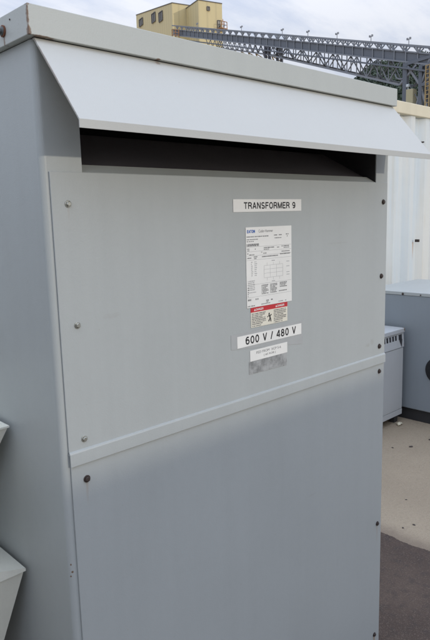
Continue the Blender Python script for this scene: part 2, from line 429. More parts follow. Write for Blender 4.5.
# grotesque capitals as pen strokes in a unit-high box: glyph -> (advance width, strokes of centre lines)
W_ = .07
GL = {
 'T': (.56, [[(0, .93), (.56, .93)], [(.28, 0), (.28, .90)]]),
 'R': (.60, [[(.07, 0), (.07, 1)], [(.07, .93), (.30, .93)]+arc(.33, .715, .20, .215, 90, -90)+[(.07, .50)], [(.33, .50), (.50, .32), (.54, 0)]]),
 'A': (.62, [[(.055, 0), (.31, 1)], [(.565, 0), (.31, 1)], [(.14, .32), (.48, .32)]]),
 'N': (.60, [[(.07, 0), (.07, 1)], [(.53, 0), (.53, 1)], [(.08, .97), (.52, .03)]]),
 'S': (.58, [arc(.29, .71, .21, .225, 20, 270)+arc(.29, .27, .22, .205, 90, -160)]),
 'F': (.52, [[(.07, 0), (.07, 1)], [(.07, .93), (.52, .93)], [(.07, .50), (.47, .50)]]),
 'O': (.66, [arc(.33, .50, .26, .44, 0, 360, 28)]),
 'M': (.74, [[(.07, 0), (.07, 1)], [(.67, 0), (.67, 1)], [(.08, .97), (.37, .03)], [(.66, .97), (.37, .03)]]),
 'E': (.54, [[(.07, 0), (.07, 1)], [(.07, .93), (.53, .93)], [(.07, .51), (.49, .51)], [(.07, .07), (.54, .07)]]),
 'V': (.60, [[(.05, 1), (.30, 0)], [(.55, 1), (.30, 0)]]),
 'D': (.62, [[(.07, 0), (.07, 1)], [(.07, .93), (.25, .93)]+arc(.28, .50, .27, .43, 90, -90, 14)+[(.07, .07)]]),
 'G': (.66, [arc(.33, .50, .26, .44, 45, 330, 24)+[(.58, .30)], [(.36, .42), (.62, .42)], [(.58, .45), (.58, .0)]]),
 '9': (.56, [arc(.28, .67, .20, .27, 0, 360, 22), arc(.25, .50, .235, .44, 25, -20, 6)+arc(.25, .38, .235, .31, -5, -125, 8)]),
 '6': (.56, [arc(.28, .33, .20, .27, 0, 360, 22), arc(.31, .50, .235, .44, 205, 160, 6)+arc(.31, .62, .235, .31, 175, 55, 8)]),
 '0': (.56, [arc(.28, .50, .205, .44, 0, 360, 26)]),
 '8': (.56, [arc(.28, .735, .175, .20, 0, 360, 20), arc(.28, .285, .205, .225, 0, 360, 20)]),
 '4': (.56, [[(.42, 0), (.42, 1)], [(.40, .97), (.05, .27)], [(.02, .27), (.55, .27)]]),
 '/': (.34, [[(.05, -.02), (.30, 1.02)]]),
 ' ': (.30, [])}
def pen_text(parent, name, s_, cx, cz, h, wid, y, mat, pen=.15, tilt=0.0, track=.10):
    strokes = []; x = 0
    for ch in s_:
        w0, st = GL[ch]; strokes += [[(px+x, py) for px, py in q] for q in st]; x += w0+track
    x -= track; kx = wid/x
    m = MB(); yy = y
    for q in strokes:
        yy -= 6e-6; q = [Vector((px*kx, py*h)) for px, py in q]; closed = (q[0]-q[-1]).length < 1e-6
        if closed: q = q[:-1]
        n = len(q); hw = pen*h/2; L = []
        for i in range(n):
            a = q[i-1] if (i > 0 or closed) else None; b_ = q[(i+1) % n] if (i < n-1 or closed) else None
            d1 = (q[i]-a).normalized() if a is not None else (b_-q[i]).normalized()
            d2 = (b_-q[i]).normalized() if b_ is not None else d1
            n1_, n2_ = Vector((-d1.y, d1.x)), Vector((-d2.y, d2.x)); mm = (n1_+n2_); mm = mm.normalized() if mm.length > 1e-6 else n1_
            L.append(mm*hw/max(.5, mm.dot(n1_)))
        A_ = [m.bm.verts.new((cx-wid/2+(p+o).x, yy, cz-h/2+(p+o).y+((p+o).x-wid/2)*tilt)) for p, o in zip(q, L)]
        B_ = [m.bm.verts.new((cx-wid/2+(p-o).x, yy, cz-h/2+(p-o).y+((p-o).x-wid/2)*tilt)) for p, o in zip(q, L)]
        for i in range(n if closed else n-1): j = (i+1) % n; m.bm.faces.new((A_[i], A_[j], B_[j], B_[i]))
    return m.build(name, mat, parent)
YP = .9962
# faded tape under the voltage label
quadsheet(panel, 'tape_residue', M_tape2, .9935, 1.262, 1.262, 1.325, YP-.0003, thick=.0003, skew=(.028, 0, 0, 0))
name_st = quadsheet(TX, 'name_sticker', M_white, 1.0100, 1.2570, 1.6092, 1.6382, YP-.0005)
tag(name_st, 'white sticker reading TRANSFORMER 9')
pen_text(name_st, 'lettering', 'TRANSFORMER 9', 1.139, 1.6236, .0150, .188, YP-.00105, M_black_ink, .20)
volt = quadsheet(TX, 'voltage_sticker', M_white, 1.0135, 1.2552, 1.2898, 1.3180, YP-.0008)
tag(volt, 'white sticker reading 600 V / 480 V')
pen_text(volt, 'lettering', '600 V / 480 V', 1.137, 1.3042, .0185, .190, YP-.00135, M_black_ink, .20, track=.13)
tape = quadsheet(TX, 'tape_strip', M_tape, 1.0535, 1.1955, 1.2185, 1.2500, YP-.0004, thick=.0003, skew=(0, -.002, 0, 0))
feed = quadsheet(TX, 'feed_sticker', M_white, 1.0575, 1.1975, 1.2500, 1.2772, YP-.0005)
tag(feed, 'small white sticker reading FED FROM XCP 5-6')
text(feed, 'lettering', 'FED FROM  XCP 5-6', 1.126, 1.2690, .0062, .092, YP-.00115, M_ink2, 0)
text(feed, 'lettering', '( #5 ROB )', 1.129, 1.2585, .0064, .044, YP-.00115, M_ink2, 0)
# nameplate
npl = quadsheet(TX, 'nameplate', M_white, 1.0495, 1.2168, 1.3822, 1.5735, YP-.0006)
tag(npl, 'white manufacturer nameplate covered in small print and tables')
yN = YP-.00125
pen_text(npl, 'logo', 'EATON', 1.0675, 1.5635, .0070, .027, yN, M_blue_ink, .24)
text(npl, 'lettering', 'Cutler-Hammer', 1.120, 1.5635, .0068, .052, yN, M_grey_ink, .0)
def small_print(parent, name, mat, rows, y=yN):
    """rows: (x0, x1, z, height): a line of print too small to read, broken into short marks"""
    m = MB(); r_ = random.Random(len(rows))
    for (x0, x1, z, h) in rows:
        x = x0; h *= 1.25
        while x < x1:
            ww = r_.uniform(.0012, .0030)
            if x+ww > x1: break
            m.quad([(x, y, z-h/2), (x+ww, y, z-h/2), (x+ww, y, z+h/2), (x, y, z+h/2)])
            x += ww+r_.uniform(.0006, .0012)*(2.4 if r_.random() < .15 else 1)
    return m.build(name, mat, parent)
rows = [(1.052, 1.130, 1.5510, .0020), (1.052, 1.094, 1.5390+.0055, .0016), (1.052, 1.080, 1.5400, .0016),
        (1.150, 1.163, 1.5520, .0020), (1.168, 1.181, 1.5520, .0020), (1.195, 1.208, 1.5530, .0020), (1.199, 1.204, 1.5480, .0020), (1.152, 1.178, 1.5450, .0016)]
for z in (1.5330, 1.5300): rows.append((1.052, 1.096, z, .0026))
rows += [(1.053, 1.062, 1.5225, .0018), (1.054, 1.063, 1.5185, .0018), (1.080, 1.086, 1.5215, .0018), (1.112, 1.150, 1.5230, .0022), (1.112, 1.132, 1.5190, .0018), (1.161, 1.170, 1.5220, .0018), (1.178, 1.208, 1.5240, .0022), (1.186, 1.208, 1.5200, .0016),
         (1.053, 1.058, 1.5115, .0018), (1.060, 1.078, 1.5085, .0020), (1.102, 1.110, 1.5130, .0018), (1.110, 1.124, 1.5100, .0022), (1.178, 1.210, 1.5110, .0018),
         (1.053, 1.068, 1.5010, .0020), (1.076, 1.090, 1.5030, .0020), (1.077, 1.088, 1.4990, .0020), (1.105, 1.165, 1.5020, .0022), (1.172, 1.212, 1.5050, .0022)]
small_print(npl, 'small_print', M_grey_ink, rows)
rows = []
for i in range(8): rows += [(1.066, 1.073, 1.4910-i*.0046, .0017), (1.078, 1.087, 1.4910-i*.0046, .0017)]
for i in range(6): rows.append((1.054, 1.078, 1.4460-i*.0042, .0018))
rows += [(1.053, 1.082, 1.4185, .0014)]
small_print(npl, 'small_print', M_pale_ink, rows)
rows = []
for j, (x0, x1) in enumerate(((1.102, 1.127), (1.134, 1.160), (1.170, 1.199))):
    for i in range(7 if j < 2 else 4): rows.append((x0, x1-(.006 if i % 3 == 2 else 0), 1.4325-i*.0034-(0 if j < 2 else -.001), .0019))
rows += [(1.166, 1.200, 1.4130, .0019), (1.053, 1.066, 1.4010, .0032), (1.080, 1.092, 1.4010, .0032), (1.118, 1.128, 1.3940, .0024), (1.136, 1.144, 1.3945, .0024), (1.118, 1.127, 1.3900, .0018),
         (1.052, 1.078, 1.3860, .0020), (1.100, 1.134, 1.3868, .0015), (1.165, 1.184, 1.3868, .0015), (1.190, 1.196, 1.3868, .0015)]
for i in range(5): rows.append((1.053, 1.058, 1.4300-i*.0050, .0018))
small_print(npl, 'small_print', M_grey_ink, rows)
m = MB()
def rule(x0, x1, z, t_=.0005): m.quad([(x0, yN, z-t_/2), (x1, yN, z-t_/2), (x1, yN, z+t_/2), (x0, yN, z+t_/2)])
def vrule(x, z0, z1, t_=.0005): m.quad([(x-t_/2, yN-.0001, z0), (x+t_/2, yN-.0001, z0), (x+t_/2, yN-.0001, z1), (x-t_/2, yN-.0001, z1)])
for z in (1.5270, 1.5160, 1.5062, 1.4960, 1.4370, 1.4070): rule(1.051, 1.2150, z)
for z in (1.4800, 1.4705, 1.4610, 1.4500): rule(1.112, 1.182, z)
for x in (1.112, 1.134, 1.158, 1.182): vrule(x, 1.4500, 1.4800)
for x in (1.123, 1.146, 1.170): vrule(x, 1.4800, 1.4870); vrule(x, 1.4430, 1.4500)
rule(1.140, 1.152, 1.4905, .0016); rule(1.140, 1.152, 1.4400, .0016)
for z in (1.485, 1.473, 1.458, 1.452): rule(1.196, 1.208, z, .0013)
m.build('table_lines', M_pale_ink, npl)
# warning label
wl = quadsheet(TX, 'warning_sticker', M_cream_st, 1.0625, 1.1988, 1.3330, 1.3700, YP-.0005)
tag(wl, 'small warning sticker with a red heading band')
quadsheet(wl, 'red_band', M_red, 1.0622, 1.1990, 1.3700, 1.3815, YP-.0006)
yW = YP-.00125
pen_text(wl, 'lettering', 'DANGER', 1.0940, 1.3757, .0050, .026, yW, M_white, .2)
pen_text(wl, 'lettering', 'DANGER', 1.1730, 1.3757, .0050, .026, yW, M_white, .2)
for x in (1.0765, 1.1555):
    m = MB(); m.bm.faces.new([m.bm.verts.new(p) for p in ((x-.003, yW, 1.3730), (x+.003, yW, 1.3730), (x, yW, 1.3785))]); m.build('warning_triangle', M_white, wl)
rows = []
for i in range(7):
    rows.append((1.066, 1.116-(.012 if i in (2, 6) else 0), 1.3660-i*.0042, .0020)); rows.append((1.146, 1.194-(.010 if i in (3, 6) else 0), 1.3660-i*.0042, .0020))
rows += [(1.066, 1.100, 1.3360, .0018), (1.146, 1.180, 1.3360, .0018)]
small_print(wl, 'small_print', M_grey_ink, rows, yW)
m = MB()   # pictogram: a falling figure struck by a bolt
for pts in ([(1.127, 1.362), (1.131, 1.362), (1.130, 1.357), (1.126, 1.357)], [(1.127, 1.357), (1.1315, 1.356), (1.1345, 1.349), (1.130, 1.348)], [(1.130, 1.3485), (1.1335, 1.349), (1.128, 1.340), (1.1245, 1.3415)], [(1.1315, 1.349), (1.135, 1.348), (1.1365, 1.339), (1.133, 1.340)], [(1.121, 1.353), (1.1275, 1.3565), (1.127, 1.354), (1.122, 1.351)], [(1.131, 1.356), (1.138, 1.358), (1.138, 1.356), (1.132, 1.353)]):
    m.quad([(px, yW-.0001*random.random(), pz) for px, pz in pts])
m.build('pictogram', M_black_ink, wl)

# ------------------------------------------------------------------ two tapered hoppers left of the enclosure
def hopper(name, label, x0, x1, y0, y1, zt, zb, inset, lid_rise=None):
    T = thing(name, label, 'hopper', ((x0+x1)/2, (y0+y1)/2, zb), 'tapered metal hoppers beside the enclosure')
    m = MB(); t_ = .003
    def ring(i, z): return [(x0+i, y0+i, z), (x1-i, y0+i, z), (x1-i, y1-i, z), (x0+i, y1-i, z)]
    if lid_rise is None:
        m.loft([ring(inset, zb), ring(0, zt), ring(t_, zt), ring(inset+t_, zb+t_)])
        bd = m.build('body', M_galv, T)
        r_ = MB(); r_.box(x0-.002, x1+.0015, y0-.0015, y0, zt-.003, zt+.001); r_.box(x1+.0001, x1+.0015, y0+.0001, y1, zt-.003, zt+.001); r_.build('rim', M_galv, bd)
    else:
        xm = (x0+x1)/2
        m.loft([ring(inset, zb), ring(0, zt-.006)])
        m.build('body', M_galv, T)
        l_ = MB()
        l_.loft([[(x0-.004, yy, zt-.006), (x1+.003, yy, zt-.006), (x1+.003, yy, zt), (xm, yy, zt+lid_rise), (x0-.004, yy, zt)] for yy in (y0-.004, y1+.004)])
        l_.build('lid', M_galv, T)
    return T
H1 = hopper('metal_hopper', 'pale tapered metal hopper with a sloped lid at the lower left edge', -.13, .527, 1.1795, 1.73, .862, .30, .135, .098)
m = MB()
m.loft([[(.06, 1.37, 0), (.335, 1.37, 0), (.335, 1.54, 0), (.06, 1.54, 0)], [(.09, 1.39, .0), (.305, 1.39, .0), (.305, 1.52, 0), (.09, 1.52, 0)], [(.09, 1.39, .302), (.305, 1.39, .302), (.305, 1.52, .302), (.09, 1.52, .302)]])
m.build('stand', M_galv, H1)
hopper('metal_hopper', 'smaller open tapered metal hopper sitting above the lidded one', -.02, .5295, 1.2, 1.68, 1.1775, .955, .085)

# ------------------------------------------------------------------ container
CT = thing('shipping_container', 'white corrugated shipping container with cream top rail behind the grey cabinets', 'container', (5.2, 4.2, 0))
x0, x1, yF, D = 2.16, 8.22, 2.961, 2.438
m = MB(); path = []; pitch = .278; x = 5.378-pitch*12 + .0; dep = .042
while x < x1-.1:
    for dx, dy in ((0, 0), (.072, 0), (.140, dep), (.210, dep)): path.append((max(x0+.05, min(x1-.05, x+dx)), yF+.012+dy))
    x += pitch
a = [(px, py) for i, (px, py) in enumerate(path) if i == 0 or px > path[i-1][0]]
vs = [[m.bm.verts.new((px, py, z)) for px, py in a] for z in (.15, 2.475)]
for i in range(len(a)-1): m.bm.faces.new((vs[0][i], vs[0][i+1], vs[1][i+1], vs[1][i]))
m.build('corrugated_side', M_cont, CT)
m = MB(); m.box(x0+.02, x1-.02, yF+.06, yF+D, .16, 2.55); m.build('body', M_cont, CT)
m = MB(); m.box(x0, x1, yF-.004, yF+.075, 2.470, 2.575, .006); m.build('top_rail', M_rail, CT)
m = MB(); m.box(x0, x1, yF, yF+.075, .0, .148, .006); m.build('bottom_rail', M_rail, CT)
for xx in (x0-.002, x1-.158):
    m = MB(); m.box(xx, xx+.16, yF-.008, yF+.16, 2.42, 2.592, .008); m.box(xx, xx+.16, yF-.008, yF+.16, 0, .13, .008); m.box(xx+.01, xx+.15, yF-.002, yF+.15, .13, 2.42)
    m.build('corner_post', M_rail, CT)
m = MB(); m.box(x0+.05, x1-.05, yF+.08, yF+D-.01, 2.552, 2.585, .004); m.build('roof', M_cont, CT)
m = MB(); m.box(5.531, 5.551, yF-.012, yF+.03, 1.306, 1.332, .003); m.build('lashing_tab', M_rusty, CT)
m = MB(); m.disc_stack((5.606, yF+.01, 2.247), (0, -1, 0), [(-.03, .007), (.006, .007), (.009, .005)], 12); m.build('rivet', M_rusty, CT)

# ------------------------------------------------------------------ blue-grey enclosure at right
EB = thing('low_enclosure', 'low wide blue-grey electrical enclosure on a black plinth in front of the white container', 'electrical box', (4.66, 2.0, 0))
m = MB(); m.box(4.22, 5.098, 1.25, 2.705, .094, .975, .006); m.build('body', M_bluegrey, EB)
m = MB()
m.loft([[(4.216, 1.24, .9755), (5.104, 1.24, .9755), (5.104, 2.715, .9755), (4.216, 2.715, .9755)], [(4.216, 1.24, .998), (5.104, 1.24, .998), (5.104, 2.715, .998), (4.216, 2.715, .998)], [(4.222, 1.246, 1.0), (5.098, 1.246, 1.0), (5.098, 2.709, 1.0), (4.222, 2.709, 1.0)]])
lid2 = m.build('lid', painted('enclosure_lid_paint', (.40, .42, .41), .4, grime=.12), EB)
m = MB(); m.box(4.24, 5.08, 1.27, 2.69, 0, .0935); m.build('plinth', M_dark, EB)
for yy, r_ in ((2.365, .009), (2.22, .005), (1.95, .007)):
    m = MB(); m.disc_stack((4.2155, yy, .984), (-1, 0, 0), [(-.001, r_), (.003, r_), (.005, r_*.6)], 12); m.build('screw', M_rusty, lid2)
m = MB(); m.disc_stack((4.22, 2.062, .430), (-1, 0, 0), [(-.002, .100), (.010, .100), (.016, .092), (.018, .055), (.045, .05), (.05, .04)], 32)
m.build('cable_cover', M_black, EB)

# ------------------------------------------------------------------ small louvred cabinet
LC = thing('louvred_cabinet', 'small light grey metal cabinet with a row of louvre slots beside the blue-grey enclosure', 'cabinet', (3.8, 2.5, 0))
m = MB(); m.box(3.42, 4.172, 2.328, 2.70, .055, .700, .003); m.build('body', M_lightgrey, LC)
m = MB(); m.box(3.415, 4.175, 2.316, 2.705, .7005, .733, .004); m.build('lid', M_lightgrey, LC)
# sloped louvre band
m = MB(); xs = [3.42]
slots = [(3.526+i*.040, 3.550+i*.040) for i in range(14)] + [(4.098, 4.145)]
fy = lambda z: 2.3275-.0095*(.70-z)/.11
ztop, zbot, s0, s1 = .700, .590, .650, .686
prev = 3.42
def bandquad(xa, xb, za, zb_): m.quad([(xa, fy(za), za), (xb, fy(za), za), (xb, fy(zb_), zb_), (xa, fy(zb_), zb_)])
bandquad(3.42, 4.172, s1, ztop); bandquad(3.42, 4.172, zbot, s0)
for (xa, xb) in slots: bandquad(prev, xa, s0, s1); prev = xb
bandquad(prev, 4.172, s0, s1)
m.quad([(3.42, fy(zbot), zbot), (4.172, fy(zbot), zbot), (4.172, 2.3275, zbot-.004), (3.42, 2.3275, zbot-.004)])
band = m.build('louvre_band', M_lightgrey, LC)
m = MB()
for (xa, xb) in slots: m.box(xa-.004, xb+.004, 2.3262, 2.3274, s0-.002, s1+.002)
m.bm.faces.new([m.bm.verts.new(p) for p in ((4.100, 2.3195, .652), (4.144, 2.3195, .652), (4.134, 2.3165, .590))])
m.build('slot_screen', M_slot, band)
m = MB(); m.box(3.425, 4.165, 2.322, 2.3277, .105, .583, .002); m.build('front_panel', M_lightgrey, LC)
m = MB(); m.box(3.425, 4.168, 2.3225, 2.3277, .058, .100, .001); m.build('kick_plate', M_lightgrey, LC)
for x in (3.47, 4.11):
    for y in (2.36, 2.64):
        m = MB(); m.box(x-.025, x+.025, y-.02, y+.02, .0, .0545); m.build('foot', M_dark, LC)
m = MB(); bm2 = bmesh.new(); bmesh.ops.create_icosphere(bm2, subdivisions=2, radius=.02, matrix=Matrix.Translation((4.07, 2.285, .012)) @ Matrix.Diagonal((1.5, .8, .5, 1)))
for v in bm2.verts: v.co += Vector((random.uniform(-1, 1), random.uniform(-1, 1), random.uniform(-.6, .6)))*.007
m._merge(bm2); tag(m.build('crumpled_scrap', M_rail), 'small crumpled metal scrap on the ground in front of the light grey louvred cabinet', 'scrap')

# stones and leaf bits on the concrete
peb = [(3.719, 1.997, .014, 'dark pebble', 'largest dark pebble on the sandy concrete in front of the louvred cabinet'), (2.684, 1.473, .007, '', 'small dark chip nearest the asphalt edge'), (2.75, 1.448, .008, '', 'dark chip just right of the one nearest the asphalt edge'),
       (3.93, 1.965, .012, '', 'brown leaf bit at the right edge of the frame on the concrete'), (3.62, 2.08, .008, '', 'small brown chip just behind the largest dark pebble'), (2.98, 1.62, .006, '', 'tiny brown chip in the middle of the pale concrete')]
for (x, y, r_, _, lb) in peb:
    r_ *= .8
    bm2 = bmesh.new(); bmesh.ops.create_icosphere(bm2, subdivisions=2, radius=r_, matrix=Matrix.Translation((x, y, r_*.3)) @ Matrix.Rotation(random.uniform(0, 3), 4, 'Z') @ Matrix.Diagonal((1.3, .8, .45, 1)))
    for v in bm2.verts: v.co += Vector((random.uniform(-1, 1), random.uniform(-1, 1), 0))*r_*.18
    m = MB(); m._merge(bm2); tag(m.build('pebble', M_rusty), lb, 'pebble', 'stones and chips on the concrete')

# ------------------------------------------------------------------ mill building
MBD = thing('mill_building', 'tall cream metal-clad mill building with a square tower standing far behind the enclosure', 'building', (77, 88, 0))
u = Vector((.267, .963, 0)).normalized(); v = Vector((.963, -.267, 0)).normalized()
c1 = Vector((71.4, 83.7, 0))
def wallbox(c, lu, lv, z_a, z_b):
    """footprint from corner c, lu along u, lv along v; z_a roof height at c, z_b at the far u end"""
    P = [c, c+u*lu, c+u*lu+v*lv, c+v*lv]
    top = [z_a, z_b, z_b, z_a]
    m = MB(); m.loft([P, [p+Vector((0, 0, h)) for p, h in zip(P, top)]]); return m, P, top
m, P, top = wallbox(c1, 16.3, 6, 37.05, 39.7); wing = m.build('wing_wall', M_siding, MBD)
M_trim = plain('dark_roof_trim', (.13, .12, .11), .7)
def trim(P, top, parent, t_=.13):
    m = MB()
    for i in range(4):
        a_, b_ = P[i]+Vector((0, 0, top[i]+.05)), P[(i+1) % 4]+Vector((0, 0, top[(i+1) % 4]+.05)); m.bar(a_, b_, t_, t_)
    m.build('roof_trim', M_trim, parent)
trim(P, top, wing)
tc_ = Vector((72.695, 78.673, 0)); m, P, top = wallbox(tc_, 10, 4.45, 36.5, 36.5); tw = m.build('tower_wall', M_siding, MBD)
trim(P, top, tw)
def win(par, c, d, nrm, t0, t1, z0, z1, name='window'):
    a_ = c+d*t0; b_ = c+d*t1; n_ = nrm*.06
    m = MB(); m.loft([[a_+Vector((0, 0, z0))+n_, b_+Vector((0, 0, z0))+n_, b_+Vector((0, 0, z1))+n_, a_+Vector((0, 0, z1))+n_], [a_+Vector((0, 0, z0))-n_, b_+Vector((0, 0, z0))-n_, b_+Vector((0, 0, z1))-n_, a_+Vector((0, 0, z1))-n_]])
    o = m.build(name, M_window, par)
    f = MB(); n2 = nrm*.09
    cs = [a_+Vector((0, 0, z0)), b_+Vector((0, 0, z0)), b_+Vector((0, 0, z1)), a_+Vector((0, 0, z1))]
    for i in range(4): f.bar(cs[i]+n2, cs[(i+1) % 4]+n2, .12, .12)
    mid = (cs[0]+cs[1])/2; f.bar(mid+n2, mid+n2+Vector((0, 0, z1-z0)), .10, .08)
    f.build('frame', M_trim, o); return o
win(wing, c1, u, -v, 13.0, 14.7, 37.2, 38.4)
win(wing, c1, u, -v, 7.1, 8.7, 36.2, 37.7)
win(wing, c1, u, -v, 3.95, 5.5, 35.5, 37.0)
win(tw, tc_, v, -u, 1.6, 2.05, 35.15, 35.7)
win(tw, tc_, v, -u, 3.5, 4.15, 32.4, 33.8, 'door')
pf = MB(); a_ = tc_+v*3.2-u*.1+Vector((0, 0, 32.45)); pf.box(a_.x, a_.x+1.5, a_.y-1.2, a_.y-.1, a_.z-.12, a_.z)
for dx in (0, .75, 1.4): pf.bar((a_.x+dx, a_.y-1.15, a_.z), (a_.x+dx, a_.y-1.15, a_.z+1.0), .09)
pf.bar((a_.x, a_.y-1.15, a_.z+1.0), (a_.x+1.4, a_.y-1.15, a_.z+1.0), .09); pf.bar((a_.x, a_.y-1.15, a_.z+.5), (a_.x+1.4, a_.y-1.15, a_.z+.5), .07)
pf.bar((a_.x+.6, a_.y-1.1, a_.z), (a_.x+1.4, a_.y-.2, a_.z+1.7), .10)
pf.build('balcony', M_orange, MBD)

# ------------------------------------------------------------------ conveyor gallery
A = Vector((68.76, 79.36, 0)); d = Vector((-.2891, -.9573, 0)); nrm = Vector((-.9573, .2891, 0)); Lc = 66.0
CV = thing('conveyor_gallery', 'long grey steel conveyor gallery sloping down from the cream mill building', 'conveyor', (60, 50, 0))
sl = -.3013
def cp(s, z, off=0): p = A+d*s+nrm*off; return Vector((p.x, p.y, z+sl*s))
def truss(name, mat, parent, segs):
    m = MB()
    for a_, b_, w_, h_ in segs: m.bar(a_, b_, w_, h_)
    return m.build(name, mat, parent)
# belt trough band: a real deck 1.8 m wide
m = MB()
def sect(s): return [cp(s, 31.38), cp(s, 30.55), cp(s, 30.55, -1.8), cp(s, 31.38, -1.8)]
m.loft([sect(-2), sect(Lc)]); deck = m.build('belt_deck', M_steel, CV)
m = MB(); s = 0
while s < Lc:     # stiffeners on the side of the band
    m.bar(cp(s, 31.42, .05), cp(s, 30.5, .05), .10, .10); s += 1.5
m.bar(cp(-2, 31.42, .04), cp(Lc, 31.42, .04), .12, .12); m.bar(cp(-2, 30.52, .04), cp(Lc, 30.52, .04), .14, .14)
m.build('stiffener', M_steel_l, deck)
for off in (.12, -1.92):
    segs = [(cp(-2, 31.98, off), cp(Lc, 31.98, off), .16, .16)]; s = 0
    while s < Lc:
        segs += [(cp(s, 31.38, off), cp(s, 31.98, off), .11, .11), (cp(s-.45, 31.88, off), cp(s, 31.50, off), .07, .10), (cp(s+.45, 31.88, off), cp(s, 31.50, off), .07, .10)]; s += 1.75
    truss('handrail', M_steel_l, CV, segs)
m = MB(); m.loft([[cp(s_, 30.05, .3), cp(s_, 29.9, .3), cp(s_, 29.9, -.5), cp(s_, 30.05, -.5)] for s_ in (2, Lc)]); m.build('cable_tray', M_steel, CV)
zb = lambda s: 30.5-(1.0+(s-27)*.046 if s > 27 else 1.0)
for off in (.0, -1.8):
    segs = [(cp(6, 29.95, off), cp(Lc, 29.95, off), .12, .12)]
    s = 27.0; segs.append((cp(10, 29.5, off), cp(27, 29.5, off), .14, .14)); i = 0
    ss = 10.0
    while ss < 27: segs.append((cp(ss, 30.5, off), cp(ss+.7, 29.5, off), .07, .07)); segs.append((cp(ss+1.4, 30.5, off), cp(ss+.7, 29.5, off), .07, .07)); ss += 1.4
    while s < 49:
        e = s+1.55
        segs.append((cp(s, zb(s), off), cp(e, zb(e), off), .17, .17))
        segs.append((cp(s, zb(s), off), cp(s, 30.5, off), .08, .08))
        segs.append((cp(s, 30.5, off), cp(e, zb(e), off), .09, .09) if i % 2 else (cp(s, zb(s), off), cp(e, 30.5, off), .09, .09))
        s = e; i += 1
    segs.append((cp(s, zb(s), off), cp(s+2.1, 30.4, off), .17, .17))
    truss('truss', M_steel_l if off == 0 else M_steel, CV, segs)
s = 27
while s < 49: m = MB(); m.bar(cp(s, zb(s)), cp(s, zb(s), -1.8), .1); m.build('cross_beam', M_steel, CV); s += 3.1
for k_, s in enumerate((7.4, 16.0, 20.8, 30.6, 35.8, 41.0, 46.3, 51.4)):
    m = MB(); p = cp(s, 31.98, .12); m.bar(p, p+Vector((0, 0, .50)), .05); 
    q = p+Vector((0, 0, .50)); m.bar(q-d*.18, q+d*.18, .05); m.box(q.x-.02, q.x+.02, q.y-.02, q.y+.02, q.z, q.z+.01)
    for sg in (-1, 1): c = q+d*.17*sg; m.box(c.x-.07, c.x+.07, c.y-.07, c.y+.07, c.z-.02, c.z+.15)
    m.build('lamp', M_lamp, CV)
# pier at the truss's upper end
m = MB()
for off in (0, -1.8):
    for ds in (-.45, .45): p = cp(27+ds, 30.5, off); m.bar((p.x, p.y, 0), p, .28)
for z in (6, 11, 16, 20): 
    a_ = A+d*26.55; b_ = A+d*27.45; m.bar((a_.x, a_.y, z), (b_.x, b_.y, z), .18); a2, b2 = a_+nrm*-1.8, b_+nrm*-1.8; m.bar((a_.x, a_.y, z), (a2.x, a2.y, z), .18)
m.build('pier', M_steel_d, CV)
# orange landing where the gallery meets the mill
m = MB()
for off in (.6,):
    a_, b_ = cp(-1, 30.6, off), cp(1.6, 30.6, off)
    for h in (0, .4, .8): m.bar(a_+Vector((0, 0, h)), b_+Vector((0, 0, h)), .10)
    for s in (-1, .3, 1.6): m.bar(cp(s, 30.3, off), cp(s, 31.4, off), .10)
m.build('landing_rail', M_orange, CV)
m = MB(); 
for s in range(8, 26, 2): m.bar(cp(s, 29.4, -2.5), cp(s+.8, 28.6, -2.5), .12); m.bar(cp(s, 29.4, -2.5), cp(s+2, 28.9, -2.5), .10)
m.build('walkway_rail', M_yellow, CV)

# ------------------------------------------------------------------ trestle tower at right
TT = thing('trestle_tower', 'grey steel trestle tower carrying the conveyor above the container roof', 'tower', (53.5, 29, 0))
def P3(s, z, off=0): p = A+d*s+nrm*off; return Vector((p.x, p.y, z))
def top_at(s): return 30.4+sl*s
for s, off, w_ in ((51.0, 0, .42), (52.9, 0, .34), (55.6, 0, .42), (51.0, -2.6, .36), (55.6, -2.6, .36)):
    m = MB(); m.bar(P3(s, 0, off), P3(s, top_at(s), off), w_, w_); 
    for z in (3, 9): m.bar(P3(s, z, off), P3(s, z+.12, off), w_+.14)
    m.build('leg', M_steel, TT)
segs = [(P3(52.7, 12.75), P3(57, 12.75), .26, .26), (P3(50.9, top_at(51)-.1), P3(55.7, top_at(51)-.1), .26, .26),
        (P3(51.0, 12.75, -2.6), P3(55.6, 12.75, -2.6), .24, .24), (P3(52.9, 14.4), P3(55.6, 14.4), .2, .2), (P3(51, 6, 0), P3(55.6, 6, 0), .25, .25), (P3(51, 6, -2.6), P3(55.6, 6, -2.6), .25, .25)]
for sg_ in segs: truss('beam', M_steel, TT, [sg_])
segs = [(P3(51.2, top_at(51.2)-.2), P3(52.8, 12.85), .20, .20), (P3(53.9, 14.8), P3(53.0, 12.85), .16, .16), (P3(53.2, 12.8), P3(55.6, 14.4), .14, .14),
        (P3(51, 6), P3(52.9, 12.6), .14, .14), (P3(55.6, 6), P3(52.9, 12.6), .14, .14), (P3(51, 6, -2.6), P3(55.6, 12.6, -2.6), .14, .14), (P3(55.6, 6, -2.6), P3(51, 12.6, -2.6), .14, .14), (P3(51.2, 13.3, -.1), P3(52.5, 11.6, -.1), .06, .06)]
truss('brace', M_steel_l, TT, segs)
m = MB(); m.loft([[P3(s_, z_, off) for s_, z_ in ((53.15, 8), (53.9, 8), (53.9, 14.0), (53.15, 14.0))] for off in (-.6, -2.0)]); m.build('chute', M_steel_d, TT)
m = MB()
for ds in (0, .45): m.bar(P3(53.95+ds, 4, .5), P3(53.95+ds, 14.2, .5), .09)
z = 4
while z < 14.2: m.bar(P3(53.95, z, .5), P3(54.4, z, .5), .06); z += .35
m.build('ladder', M_yellow, TT)
